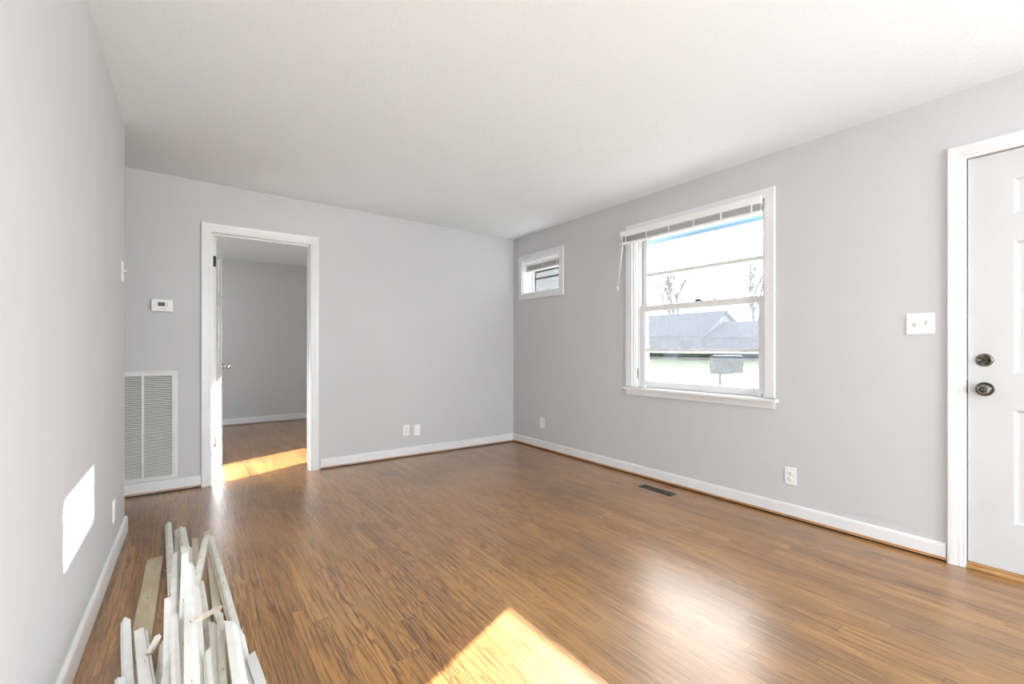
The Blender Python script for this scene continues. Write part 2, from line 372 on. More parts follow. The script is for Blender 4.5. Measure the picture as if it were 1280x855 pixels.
obj('jamb_latch', B((XR+.028, y1-.030, .84, XR+.052, y1-.018, .93)), 'greenbrass', w1, bevel=.002)
obj('sash_stop', B((XR+.040, y1-.10, .768, XR+.066, y1-.03, .785), (XR+.044, y0+.05, .768, XR+.066, y0+.075, .782)), 'vinyl', w1, bevel=.003)
st = obj('storm_frame', B((XO-.035, y0+.018, z0, XO-.015, y0+.045, z1-.018), (XO-.035, y1-.045, z0, XO-.015, y1-.018, z1-.018), (XO-.035, y0+.045, 1.068, XO-.015, y1-.045, 1.092),
                          (XO-.035, y0+.045, 1.725, XO-.015, y1-.045, 1.745), (XO-.035, y0+.045, 2.075, XO-.015, y1-.045, 2.107)), 'aluminium', w1, bevel=.002)
obj('insect_screen', B((XO-.027, y0+.043, 1.085, XO-.026, y1-.043, 1.46)), 'screen', st)
# window_2 : the small high window
w2 = struct(empty('window_2'), 'small high horizontal window near the far corner of the right wall', 'window')
y0, y1, z0, z1 = W2
bm = bmesh.new(); frame_sweep(bm, [(0, 0), (0, .018), (.060, .018), (.062, .016), (.062, 0)], y0, y1, z0, z1, right_mp, closed=True); obj('casing', bm, 'trim', w2, bevel=.0015)
obj('jamb', B((XR-.001, y0, z0, XO, y0+.012, z1), (XR-.001, y1-.012, z0, XO, y1, z1), (XR-.001, y0+.012, z1-.012, XO, y1-.012, z1), (XR-.001, y0+.012, z0, XO, y1-.012, z0+.014)), 'trim', w2, bevel=.001)
s2 = sash(w2, y0+.012, y1-.012, z0+.014, z1-.012, XR+.125, XR+.155, .030, .035, .012, [])
obj('storm_frame', B((XO-.022, y0+.03, z0+.014, XO-.008, y0+.05, z1-.012), (XO-.022, y1-.05, z0+.014, XO-.008, y1-.03, z1-.012), (XO-.022, y0+.05, 1.922, XO-.008, y1-.05, 1.936)), 'aluminium', w2)
# window_3 : bedroom window on the same outer wall, seen only by its light
w3 = struct(empty('window_3'), 'bedroom window in the outer wall beyond the doorway', 'window')
y0, y1, z0, z1 = W3
sash(w3, y0, y1, z0, (z0+z1)/2+.02, XR+.07, XR+.10, .05, .04, .055); sash(w3, y0, y1, (z0+z1)/2-.02, z1, XR+.105, XR+.135, .05, .045, .04)
bm = bmesh.new(); frame_sweep(bm, FLAT, y0, y1, z0, z1, right_mp, closed=True); obj('casing', bm, 'trim', w3)
# unseen windows added behind the camera to go with the fill lamps
w5 = struct(empty('added_window_4'), 'added wide window behind the camera, out of view', 'window')
bm = bmesh.new(); frame_sweep(bm, FLAT, RW[0], RW[1], RW[2], RW[3], lambda a, d, z: (a, YR+d, z), closed=True)
obj('casing', bm, 'trim', w5); obj('glass_pane', B((RW[0], YR-.08, RW[2], RW[1], YR-.077, RW[3])), 'glass', w5)
w6 = struct(empty('added_window_5'), 'added wide west window of the unseen side room behind the camera', 'window')
bm = bmesh.new(); frame_sweep(bm, FLAT, *W4, lambda a, d, z: (-3.1+d, a, z), closed=True); obj('casing', bm, 'trim', w6); obj('glass_pane', B((-3.18, W4[0], W4[2], -3.177, W4[1], W4[3])), 'glass', w6)

w7 = struct(empty('added_window_6'), 'added east window behind the camera, out of view', 'window')
bm = bmesh.new(); frame_sweep(bm, FLAT, *W6, right_mp, closed=True); obj('casing', bm, 'trim', w7); obj('glass_pane', B((XR+.08, W6[0], W6[2], XR+.083, W6[1], W6[3])), 'glass', w7)

# ------------------------------------------------------------------ blinds
def blind(loc, width, nladders, label, wand, stack=9, hr=(.030, .045), sc_=1.0):
    """local: X = into the room (negative), Y = along the wall, Z = up ; origin = bottom centre"""
    b = empty('window_blind', loc); tag(b, label, 'window blind')
    w_ = width/2; sl_ = .0042*sc_; zs = .022*sc_
    obj('bottom_rail', B((-.014, -w_, 0, .014, w_, .018*sc_)), 'vinyl', b, bevel=.003)
    bm = bmesh.new()
    for k in range(stack):
        z = zs+k*sl_; c = .0012
        a0 = [(-.0125, z), (0, z+c), (.0125, z), (.0125, z+.0012), (0, z+c+.0012), (-.0125, z+.0012)]
        A = [bm.verts.new((x, -w_+.004, zz)) for x, zz in a0]; D = [bm.verts.new((x, w_-.004, zz)) for x, zz in a0]
        for i in range(6): bm.faces.new((A[i], A[(i+1) % 6], D[(i+1) % 6], D[i]))
        bm.faces.new(A); bm.faces.new(D)
    obj('slats', bm, 'slat', b)['label'] = 'grey stack of raised slats'
    zt = zs+stack*sl_+.002
    obj('headrail', B((-hr[0]/2, -w_, zt, hr[0]/2, w_, zt+hr[1])), 'vinyl', b, bevel=.003)
    for k in range(nladders):
        y = -w_+.06+(width-.12)*k/(nladders-1)
        obj('ladder_cord', B((-.0155, y-.006, .004, -.0140, y+.006, zt+.004)), 'vinyl', b)
    if wand:
        bm = bmesh.new(); tube(bm, (-.022, w_-.03, zt+.01), (-.024, w_-.035, -.02), .004); tube(bm, (-.024, w_-.035, -.02), (-.03, w_+.015, wand), .004)
        tube(bm, (-.03, w_+.015, wand), (-.03, w_+.015, wand-.03), .006); obj('wand', bm, 'vinyl', b)
    return b
blind((XR-.042, 2.13, 2.022), 1.215, 6, 'white raised mini blind across the top of the large window', -.37, stack=10, hr=(.032, .052), sc_=1)
obj_br = None
blind((XR+.045, 3.925, 1.985), .60, 3, 'small white raised mini blind inside the small high window', None, stack=12, hr=(.028, .030))

# ------------------------------------------------------------------ front door (door_1)
d1 = struct(empty('door_1'), 'white panelled front door at the right edge', 'door')
y0, y1, _, z1 = D1
bm = bmesh.new(); frame_sweep(bm, CASD, y0+.012, y1-.012, 0, z1-.012, right_mp); obj('casing', bm, 'trim', d1, bevel=.001)
obj('jamb', B((XR-.001, y0, .0, XO, y0+.012, z1), (XR-.001, y1-.012, 0, XO, y1, z1), (XR-.001, y0+.012, z1-.012, XO, y1-.012, z1)), 'trim', d1)
obj('door_stop', B((XR+.058, y0+.012, .02, XR+.075, y0+.03, z1-.012), (XR+.058, y1-.03, .02, XR+.075, y1-.012, z1-.012), (XR+.058, y0+.012, z1-.03, XR+.075, y1-.012, z1-.012)), 'trim', d1)
ly0, ly1, lz0, lz1 = y0+.015, y1-.0165, .034, z1-.0165; lx = XR+.008
panels = []
for a, b_ in ((.115, .372), (-.212, .045)):
    for c, d in ((1.748, 1.922), (.982, 1.624), (.262, .812)): panels.append((a, b_, c, d))
bm = bmesh.new()
ys = sorted({ly0, ly1, *[p[0] for p in panels], *[p[1] for p in panels]}); zs = sorted({lz0, lz1, *[p[2] for p in panels], *[p[3] for p in panels]})
for i in range(len(ys)-1):
    for j in range(len(zs)-1):
        if (ys[i], ys[i+1], zs[j], zs[j+1]) in panels: continue
        bm.faces.new([bm.verts.new(q) for q in ((lx, ys[i], zs[j]), (lx, ys[i], zs[j+1]), (lx, ys[i+1], zs[j+1]), (lx, ys[i+1], zs[j]))])
for a, b_, c, d in panels:     # moulded recess, then raised field
    pr = [(0, 0), (.006, .002), (.013, .010), (.019, .011), (.045, .011), (.064, .003)]
    prev = None
    for ins, dep in pr:
        ring = [bm.verts.new((lx+dep, y, z)) for y, z in ((a+ins, c+ins), (a+ins, d-ins), (b_-ins, d-ins), (b_-ins, c+ins))]
        if prev:
            for k in range(4): bm.faces.new((prev[k], prev[(k+1) % 4], ring[(k+1) % 4], ring[k]))
        prev = ring
    bm.faces.new(prev)
q = [(lx, ly0, lz0), (lx, ly1, lz0), (lx, ly1, lz1), (lx, ly0, lz1)]; f_ = [bm.verts.new(v) for v in q]; g_ = [bm.verts.new((v[0]+.044, v[1], v[2])) for v in q]
for i in range(4): bm.faces.new((f_[i], f_[(i+1) % 4], g_[(i+1) % 4], g_[i]))
bm.faces.new(g_)
bmesh.ops.remove_doubles(bm, verts=bm.verts[:], dist=1e-5)
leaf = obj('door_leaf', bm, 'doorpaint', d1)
mpk = lambda cy, cz: (lambda r, h, s: (lx-h, cy+r, cz+s))
bm = bmesh.new(); mp = mpk(.470, 1.048)
lathe(bm, [(.032, 0), (.032, .004), (.029, .009), (.024, .011), (.022, .009), (.0, .009)], 28, mp, cap=False)
dbo = obj('deadbolt', bm, 'nickel', leaf); dbo['label'] = 'aged round deadbolt rose with a thumb turn'
bm = bmesh.new()
for ang in (35, -35):
    vs = bx(bm, -.018, -.004, 0, .018, .004, .012)
    for v in vs:
        p0, p1 = v.co.x, v.co.y; a = R(ang); v.co = Vector((lx-.008-v.co.z, .470+p0*cos(a)-p1*sin(a), 1.048+p0*sin(a)+p1*cos(a)))
obj('thumb_turn', bm, 'bronze', leaf, bevel=.001)
bm = bmesh.new(); mp = mpk(.468, .904)
lathe(bm, [(.034, 0), (.034, .004), (.031, .008), (.014, .010), (.012, .026), (.020, .034), (.027, .044), (.028, .052), (.024, .060), (.015, .063), (.013, .061), (0, .061)], 28, mp, cap=False)
obj('door_knob', bm, 'nickel', leaf)
bm = bmesh.new(); lathe(bm, [(.012, .0612), (.012, .0625), (.008, .0627), (0, .0627)], 18, mp, cap=False); obj('keyhole_button', bm, 'bronze', leaf)
bm = bmesh.new(); lathe(bm, [(.0325, .0085), (.0325, .0095), (.026, .0100), (.026, .0092)], 24, mp, cap=False); obj('rose_ring', bm, 'bronze', leaf)
obj('strike_plate', B((XR+.004, y1-.0135, .88, XR+.030, y1-.0118, .945)), 'nickel', d1)
th = obj('threshold', B((XR-.012, y0+.012, .0, XO, y1-.012, .018), (XR+.006, y0+.012, .018, XO-.02, y1-.012, .030)), 'threshold', d1, bevel=.004)
th['label'] = 'orange stained oak threshold'

# ------------------------------------------------------------------ bedroom door (door_2)
d2 = struct(empty('door_2'), 'white bedroom door standing open in the far wall doorway', 'door')
x0, x1, _, z1 = DB
bm = bmesh.new(); frame_sweep(bm, CASD, x0, x1, 0, z1-.005, far_mp); obj('casing', bm, 'trim', d2, bevel=.001)
bm = bmesh.new(); frame_sweep(bm, CASD, x0, x1, 0, z1-.005, lambda a, d, z: (a, YF+.11+d, z)); obj('casing', bm, 'trim', d2, bevel=.001)
obj('jamb', B((x0-.001, YF-.001, 0, x0+.004, YF+.111, z1), (x1-.004, YF-.001, 0, x1+.001, YF+.111, z1), (x0, YF-.001, z1-.008, x1, YF+.111, z1)), 'trim', d2)
obj('door_stop', B((x0+.004, YF+.045, 0, x0+.014, YF+.070, z1-.008), (x1-.014, YF+.045, 0, x1-.004, YF+.070, z1-.008), (x0+.014, YF+.045, z1-.020, x1-.014, YF+.070, z1-.008)), 'trim', d2)
lf = empty('door_leaf', (x0+.004, YF+.112, 0), R(-7.0), d2)
L_, T_ = .735, .035
def leafbox(*b): return B(b)
# leaf: local Y = away from the hinge, local X = thickness, face towards the doorway at x = T_
bm = bmesh.new(); bx(bm, 0, 0, .012, T_-.006, L_, 2.035)
rails = [(0, .11, .012, 2.035), (L_-.11, L_, .012, 2.035), (.11, L_-.11, .012, .22), (.11, L_-.11, 1.90, 2.035), (.11, L_-.11, .78, .98), (.11, L_-.11, 1.50, 1.60), (L_/2-.05, L_/2+.05, .22, 1.90)]
for a, b_, c, d in rails: bx(bm, T_-.006, a, c, T_, b_, d)
obj('door_panel', bm, 'trim', lf)
bm = bmesh.new()
for zz in (1.83, .335): bx(bm, .001, -.003, zz-.045, .034, .0005, zz+.045); tube(bm, (-.004, -.006, zz-.047), (-.004, -.006, zz+.047), .006, n=8)
for zz, mt in ((1.83, 'bronze'), (.335, 'nickel')):
    bm2 = B((.001, -.003, zz-.045, .034, .0005, zz+.045)); obj('hinge', bm2, mt, lf, bevel=.001)
bm.free()
bm = bmesh.new(); mp = lambda r, h, s: (T_+h, L_-.062+r, .935+s)
lathe(bm, [(.030, 0), (.030, .004), (.024, .009), (.010, .012), (.009, .034), (.020, .042), (.026, .052), (.026, .060), (.020, .068), (0, .070)], 24, mp, cap=False)
obj('door_knob', bm, 'chrome', lf)
bm = bmesh.new(); mp = lambda r, h, s: (-h, L_-.062+r, .935+s)
lathe(bm, [(.030, 0), (.030, .004), (.024, .009), (.010, .012), (.009, .034), (.020, .042), (.026, .052), (.026, .060), (.020, .068), (0, .070)], 24, mp, cap=False)
obj('door_knob', bm, 'chrome', lf)

# ------------------------------------------------------------------ wall plates and fittings (local: X width, -Y outwards, Z up)
def outlet(loc, rz, label, blank=False, w=.07, h=.114):
    r = empty('wall_outlet', loc, rz); tag(r, label, 'outlet')
    obj('cover_plate', B((-w/2, -.006, -h/2, w/2, -.0002, h/2)), 'vinyl', r, bevel=.003)
    if not blank:
        for s in (-1, 1):
            bm = bmesh.new(); lathe(bm, [(.0165, .0), (.0165, .0078), (.0155, .0085), (0, .0085)], 20, lambda x, hh, z, s=s: (x, -hh, z*.86+s*.0195), cap=False)
            rc = obj('receptacle', bm, 'vinyl', r)
            obj('slot', B((-.0075, -.0090, s*.0195-.001, -.0050, -.0083, s*.0195+.008), (.0050, -.0090, s*.0195-.001, .0075, -.0083, s*.0195+.007), (-.002, -.0090, s*.0195-.010, .002, -.0083, s*.0195-.006)), 'dark', rc)
        bm = bmesh.new(); lathe(bm, [(.003, .005), (.003, .0075), (0, .0078)], 10, lambda x, hh, z: (x, -hh, z), cap=False); obj('screw', bm, 'nickel', r)
    else:
        for s in (-1, 1):
            bm = bmesh.new(); lathe(bm, [(.003, .005), (.003, .0072), (0, .0074)], 10, lambda x, hh, z, s=s: (x, -hh, z+s*.03), cap=False); obj('screw', bm, 'vinyl', r)
    return r
outlet((XR, 1.357, .275), R(-90), 'white outlet on right wall between the large window and front door')
outlet((XR, 3.889, .289), R(-90), 'white outlet low on right wall near the far corner', w=.075)
outlet((1.863, YF, .272), 0, 'left white outlet of the pair low on the far wall')
outlet((1.981, YF, .262), 0, 'right blank white plate of the pair low on the far wall', blank=True)
outlet((LX(3.12), 3.12, .27), R(90)-LN, 'white outlet low on the left wall beside the sunlit patch')
def switch(loc, rz, gangs, label, w, h=.114):
    r = empty('light_switch', loc, rz); tag(r, label, 'light switch')
    obj('cover_plate', B((-w/2, -.006, -h/2, w/2, -.0002, h/2)), 'vinyl', r, bevel=.003)
    for k in range(gangs):
        x = (k-(gangs-1)/2)*.046
        obj('toggle_slot', B((x-.006, -.0068, -.013, x+.006, -.0058, .013)), 'printed', r)
        bm = bmesh.new(); up = (k % 2 == 0)
        vs = bx(bm, x-.004, -.018, (.001 if up else -.011), x+.004, -.006, (.011 if up else -.001)); obj('toggle', bm, 'vinyl', r, bevel=.001)
        for s in (-1, 1):
            bm = bmesh.new(); lathe(bm, [(.003, .005), (.003, .0072), (0, .0074)], 10, lambda xx, hh, z, s=s, x=x: (x+xx, -hh, z+s*.03), cap=False); obj('screw', bm, 'vinyl', r)
    return r
switch((XR, .711, 1.238), R(-90), 2, 'white double light switch on right wall beside front door', .118)
switch((LX(3.47), 3.47, 1.55), R(90)-LN, 1, 'white single light switch near the end of the left wall', .072)

# thermostat
t = empty('thermostat', (-.119, YF, 1.435)); tag(t, 'white thermostat with a small dark screen above the return grille', 'thermostat')
obj('back_plate', B((-.060, -.010, -.042, .060, -.0005, .042)), 'vinyl', t, bevel=.003)
obj('housing', B((-.066, -.030, -.046, .066, -.010, .046)), 'vinyl', t, bevel=.006)
obj('display', B((-.025, -.0315, -.006, .019, -.0298, .024)), 'screen_lcd', t)
obj('button', B((.028, -.0325, -.008, .035, -.0298, .018)), 'printed', t, bevel=.001)
obj('button', B((-.048, -.032, .000, -.040, -.0298, .008)), 'metalpaint', t, bevel=.001)
obj('button', B((-.014, -.0318, -.026, .024, -.0298, -.021)), 'printed', t, bevel=.001)

# return air grille
g = empty('return_air_grille', (-.235, YF, .516)); tag(g, 'large white louvred return air grille low on far wall beneath thermostat', 'vent')
gw, gh = .212, .419
bm = bmesh.new(); frame_sweep(bm, [(0, .004), (0, .012), (.022, .012), (.024, .006), (.032, .005), (.034, .0003), (.002, .0003)], -gw+.034, gw-.034, -gh+.034, gh-.034, lambda a, d, z: (a, -d, z), closed=True)
obj('grille_frame', bm, 'metalpaint', g)
obj('centre_bar', B((-.008, -.013, -gh+.03, .008, -.003, gh-.03)), 'metalpaint', g, bevel=.001)
obj('filter', B((-gw+.034, -.0022, -gh+.034, gw-.034, -.0006, gh-.034)), 'duct', g)
bm = bmesh.new(); n = 56
for k in range(n):
    z = -gh+.040+k*(2*gh-.080)/(n-1)
    for a, b_ in ((-gw+.034, -.008), (.008, gw-.034)):
        v = [bm.verts.new(q) for q in ((a, -.0105, z-.0035), (b_, -.0105, z-.0035), (b_, -.0030, z+.0045), (a, -.0030, z+.0045), (a, -.0113, z-.0027), (b_, -.0113, z-.0027), (b_, -.0038, z+.0053), (a, -.0038, z+.0053))]
        for q in ((0, 3, 2, 1), (4, 5, 6, 7), (0, 1, 5, 4), (1, 2, 6, 5), (2, 3, 7, 6), (3, 0, 4, 7)): bm.faces.new([v[i] for i in q])
obj('louvres', bm, 'metalpaint', g)
for s in (-1, 1):
    bm = bmesh.new(); lathe(bm, [(.005, .006), (.005, .0075), (0, .009)], 10, lambda x, hh, z, s=s: (gw-.006+x, -hh, z+s*(gh-.02)), cap=False); obj('screw', bm, 'metalpaint', g)

# floor register near the right wall
r = empty('floor_register', (3.008, 2.235, 0), 0); tag(r, 'tarnished metal floor register beside the right wall baseboard', 'floor vent')
bm = bmesh.new(); frame_sweep(bm, [(0, .001), (0, .005), (.006, .006), (.014, .003), (.016, .0), ], -.027, .027, -.135, .135, lambda a, d, z: (a, z, d+.0), closed=True)
obj('register_frame', bm, 'register', r)
obj('duct_opening', B((-.027, -.135, .0003, .027, .135, .0012)), 'dark', r)
bm = bmesh.new()
for k in range(22):
    y = -.129+k*.0123; bx(bm, -.026, y-.0016, .0012, .026, y+.0016, .0048)
bx(bm, -.002, -.135, .0012, .002, .135, .0052)
obj('louvres', bm, 'register', r)
obj('damper_lever', B((-.012, -.105, .0045, -.004, -.09, .010)), 'chrome', r, bevel=.001)

# ------------------------------------------------------------------ the pile of pulled-off moulding
def pix(px, py, z):
    u = (px-CX)/F; v = (CY-py)/F; s, c = sin(TH), cos(TH)
    t = (z-H)/v; return Vector(((s+u*c)*t, (c-u*s)*t, z)), t
strips = [
 # px1, py1, px2, py2, width px at far end, depth factor, kind, extends, label
 (195, 693, 168, 845, 15.5, .13, 'tan', 0, 'flat raw tan board lying left of the white pile'),
 (258.5, 666, 271, 765, 6.5, .6, 'raw', 1, 'tan backed strip between two pale strips, upper right of the pile'),
 (243.6, 675, 253.5, 855, 6, .7, 'raw', 1, 'thin tan strip with pointed far tip in middle of the pile'),
 (251, 728, 262, 800, 7, .6, 'cream', 1, 'cream strip under the splintered chunk of the pile'),
 (222, 663, 223, 800, 6.5, .7, 'cream', 1, 'cream strip with the second far tip from the left of the pile'),
 (226.5, 661, 241, 735, 8, .6, 'cream', 1, 'cream strip leaning right with the third far tip of the pile'),
 (210, 656.5, 215.5, 745, 6.6, .8, 'cream', 0, 'cream strip whose tip reaches furthest from the camera'),
 (278.8, 796, 288, 855, 9, .5, 'raw', 1, 'shadowed tan strip under the right of the pile'),
 (205.3, 802, 198.3, 855, 8, .7, 'cream', 1, 'short cream strip standing alone between the two halves of the pile'),
 (168, 796, 173.5, 880, 4.5, .7, 'cream', 0, 'narrow cream strip between the two white strips at lower left'),
 (226, 811, 226, 855, 9, .6, 'cream', 1, 'low cream strip under the bright diagonal strip'),
 (248.6, 788, 258.6, 853, 8, .6, 'cream', 1, 'cream strip running below the splintered chunk'),
 (261.5, 672, 296, 800, 7.4, .7, 'cream', 1, 'long pale strip forming the right edge of the pile'),
 (220.5, 694, 219, 765, 7, .8, 'white', 1, 'pale strip with broken tip on left side of the pile'),
 (233.5, 686, 234.5, 854, 11, .5, 'cream', 1, 'wide pale strip along the middle of the pile'),
 (257.4, 673, 243, 742, 7, .7, 'cream', 0, 'short cream strip leaning left across the middle of the pile'),
 (240, 742, 221, 806, 11, .4, 'raw', 0, 'greyish tan flat piece lying across the pile centre'),
 (211, 751, 211, 855, 9, .7, 'white', 1, 'white strip along the left edge of the main pile'),
 (299, 790, 311, 855, 10, .6, 'white', 1, 'white strip along the lower right edge of the pile'),
 (313, 818, 326, 855, 11, .25, 'grey', 1, 'grey-backed flat strip at the far lower right of the pile'),
 (156.8, 776, 160.8, 855, 9.5, .8, 'white', 1, 'leftmost white strip of the pile with rounded tip'),
 (175.7, 791, 183, 855, 13, .6, 'white', 1, 'wide white strip with pointed tip beside the leftmost one'),
 (150, 848, 150, 862, 10, .5, 'white', 1, 'white strip end at the lower left corner of the pile'),
 (186, 820, 200.5, 803, 6.5, .6, 'cream', 0, 'short broken offcut lying diagonally beside the tan board'),
 (224, 803, 208.4, 858, 10, .6, 'white', 1, 'bright white strip running diagonally at the bottom of the pile'),
 (268.7, 761, 283, 797, 8, .6, 'white', 0, 'short white piece pointing right from the splintered chunk'),
 (266, 781, 270, 855, 9, .7, 'white', 1, 'white strip below the splintered chunk of the pile'),
 (231, 700, 228, 800, 7, .6, 'white', 1, 'narrow white strip just left of the brightest one'),
 (246, 735, 249, 820, 7, .6, 'white', 1, 'narrow white strip just right of the brightest one'),
 (217, 770, 219, 855, 8, .6, 'white', 1, 'white strip beside the left edge strip of the main pile'),
 (275, 770, 279, 855, 7, .6, 'cream', 1, 'cream strip between the white strips right of the chunk'),
 (258, 815, 262, 860, 8, .6, 'white', 1, 'short visible white strip at the bottom middle of the pile'),
 (288.8, 783, 300, 855, 14, .6, 'white', 1, 'wide white strip at right of the pile near the bottom'),
 (236.8, 711, 240, 855, 10.5, .8, 'white', 1, 'brightest white strip on top of the pile centre'),
 (248, 779, 275, 759, 9, .6, 'chunk', 0, 'splintered broken chunk resting crosswise on the pile'),
]
random.seed(7)
placed = []      # (p0, p1, halfwidth, height, z0, z1)
def hfield(x, y, rad):
    h = 0
    for (a, b_, hw, ht, za, zb) in placed:
        d = Vector((b_.x-a.x, b_.y-a.y)); L = d.length; d /= L; q = Vector((x-a.x, y-a.y)); s = q.dot(d)
        if s < -.032 or s > L+.032: continue
        if abs(q.x*d.y-q.y*d.x) < hw+rad:
            s = min(max(s, 0), L); h = max(h, za+(zb-za)*s/L+ht+.0012)
    return h
for k, (xa, ya, xb, yb, wp, hf, kind, ext, label) in enumerate(strips):
    z1_ = z2_ = 0
    for it in range(6):
        P, t1 = pix(xa, ya, z1_+.008); Q, t2 = pix(xb, yb, z2_+.008); P.z = Q.z = 0
        wd = wp*t1/F; ht = wd*hf
        D = (Q-P)
        if ext:
            Q = P+D.normalized()*max(D.length+.28, .75); 
        L = (Q-P).length; N = 120; hs = []
        for i in range(N+1):
            pt = P.lerp(Q, (i-2.6)/(N-5.2)); px_ = Vector((Q.y-P.y, P.x-Q.x)).normalized(); hs.append((i/N, max(hfield(pt.x+px_.x*q_*(wd/2+.002), pt.y+px_.y*q_*(wd/2+.002), .003) for q_ in (-1, -.5, 0, .5, 1))))
        best = None
        hull = []
        for pnt in hs:                   # upper hull of what lies beneath
            while len(hull) > 1 and (hull[-1][1]-hull[-2][1])*(pnt[0]-hull[-2][0]) <= (pnt[1]-hull[-2][1])*(hull[-1][0]-hull[-2][0]): hull.pop()
            hull.append(pnt)
        for (sa, ha), (sb, hb) in zip(hull, hull[1:]):
            m_ = (hb-ha)/(sb-sa); z0_ = ha-m_*sa; ze = z0_+m_; c_ = z0_+ze+.5*abs(m_)
            if min(z0_, ze) < -1e-9: continue
            if best is None or c_ < best[0]: best = (c_, z0_, ze)
        if best is None: mh = max(h for _, h in hs); best = (0, mh, mh)
        za, ze = best[1], best[2]
        frac = min(1, D.length/L); nz1, nz2 = za, za+(ze-za)*frac
        z1_ = .5*z1_+.5*nz1 if it < 5 else nz1; z2_ = .5*z2_+.5*nz2 if it < 5 else nz2
    placed.append((P, Q, wd/2, ht, za, ze))
    # build the strip along local Y
    bm = bmesh.new(); w2 = wd/2
    if kind in ('tan', 'grey'): pf = [(-w2, 0), (w2, 0), (w2, ht*.9), (w2*.9, ht), (-w2*.9, ht), (-w2, ht*.9)]; mats = [0]*6
    elif kind == 'raw': pf = [(-w2, ht*.25), (-w2*.5, 0), (w2*.5, 0), (w2, ht*.3), (w2, ht), (-w2, ht)]; mats = [1, 1, 1, 1, 0, 0]
    else: pf = [(-w2, 0), (w2, 0), (w2, ht*.45), (w2*.72, ht*.5), (w2*.5, ht*.9), (w2*.1, ht), (-w2, ht)]; mats = [1, 0, 0, 0, 0, 0, 1]
    if kind != 'tan' and random.random() < .5: pf = [(-a_, b_) for a_, b_ in pf][::-1]; mats = mats[::-1]; mats = mats[1:]+mats[:1]
    slant = random.choice((-1, 1))*random.uniform(.3, .9)*wd; slant *= .25 if kind == 'tan' else 1; bow = random.uniform(-.002, .002) if ext else 0; NS = 14; rings = []
    tipcut = random.choice((0, 1, 2))
    for i in range(NS+1):
        s = i/NS; ring = []
        for a_, b_ in pf:
            y = s*L
            if i == 0: y += slant*(a_/w2)*.5+(abs(a_)/w2*wd*.8 if tipcut == 1 else 0)+random.uniform(0, .006)
            if i == NS: y += random.uniform(-.006, .006)
            j = .4 if (kind == 'chunk') else 0
            ring.append(bm.verts.new((a_*(1+j*random.uniform(-.5, .3))+bow*sin(pi*s), y, b_*(1+j*random.uniform(-.4, .4)))))
        rings.append(ring)
    n = len(pf)
    for a_, b_ in zip(rings, rings[1:]):
        for i in range(n): bm.faces.new((a_[i], a_[(i+1) % n], b_[(i+1) % n], b_[i])).material_index = mats[i]
    bm.faces.new(rings[0][::-1]).material_index = 2; bm.faces.new(rings[-1]).material_index = 2
    top = {'tan': 'tanboard', 'grey': 'metalpaint', 'raw': 'rawwood', 'cream': 'cream', 'white': 'paintwood', 'chunk': 'paintwood'}[kind]
    o = obj('wood_board' if kind == 'tan' else 'moulding_offcut' if not ext else 'moulding_strip', bm, [top, 'rawwood' if kind != 'raw' else 'rawwood', 'splinter'])
    dirv = Vector((Q.x-P.x, Q.y-P.y, ze-za)).normalized()
    xl = Vector((dirv.y, -dirv.x, 0)).normalized(); zl = xl.cross(dirv)
    mt = Matrix((xl, dirv, zl)).transposed().to_4x4(); mt.translation = Vector((P.x, P.y, za+.0006)); o.matrix_world = mt
    tag(o, label, 'board' if kind == 'tan' else 'wood moulding', None if kind == 'tan' else 'pile of pulled-off white moulding on the floor')
    if kind in ('tan', 'white', 'cream') and k % 3 == 0:
        for q_ in range(1, 3):
            yy = L*(.18+.3*q_); bm = bmesh.new(); tube(bm, (0, yy, ht*.9), (random.uniform(-.006, .006), yy+.004, ht+.010), .0008, .0006, 5); obj('nail', bm, 'nail', o)
    if kind == 'chunk':
        for q_ in range(9):
            bm = bmesh.new(); yy = random.uniform(-.005, .02) if q_ < 5 else L-random.uniform(0, .02); a_ = random.uniform(-w2, w2)
            tube(bm, (a_, yy, ht*.6), (a_+random.uniform(-.01, .01), yy+(-.02 if q_ < 5 else .02), ht*random.uniform(.5, 1.2)), .0022, .0004, 4)
            obj('splinter', bm, 'splinter', o)
for (xa, ya, xb, yb, lab) in ((122, 753, 131, 751.5, 'small pale wood splinter beside the left baseboard'), (199, 680, 206, 679, 'small wood splinter lying beside the furthest strip tip'),
                              (203, 711, 210, 715, 'small wood splinter between the tan board and the pile'), (301, 791, 304, 784, 'small wood splinter right of the pile')):
    P, _ = pix(xa, ya, .003); Q, _ = pix(xb, yb, .003); bm = bmesh.new(); m_ = P.lerp(Q, .5)
    tube(bm, Vector((P.x-m_.x, P.y-m_.y, 0)), (0, .001, .001), .0006, .0022, 5); tube(bm, (0, .001, .001), Vector((Q.x-m_.x, Q.y-m_.y, 0)), .0022, .0005, 5)
    o = obj('wood_splinter', bm, 'splinter'); o.location = (m_.x, m_.y, .0022); tag(o, lab, 'wood splinter', 'splinters around the pile')

# ------------------------------------------------------------------ outside
def gz(x): return -.6+max(0, x-32)*.6/12
bm = bmesh.new()
for xa, xb, za, zb in ((XO, 18, -.6, -.6), (31.5, 46, -.6, .1), (46, 160, .1, .4)):
    bm.faces.new([bm.verts.new(q) for q in ((xa, -60, za), (xb, -60, zb), (xb, 140, zb), (xa, 140, za))])
struct(obj('ground', bm, 'grass'), 'winter grass lawns on both sides of the road', 'lawn')
struct(obj('road', B((18, -60, -.7, 31.5, 140, -.6)), 'road'), 'pale sunlit road outside the large window', 'road')
# eave over the windows
struct(obj('trim_4', B((XO, .9, 2.125, XR+.44, 7.4, 2.16), (XR+.42, .9, 2.10, XR+.44, 7.4, 2.27)), 'soffit'))
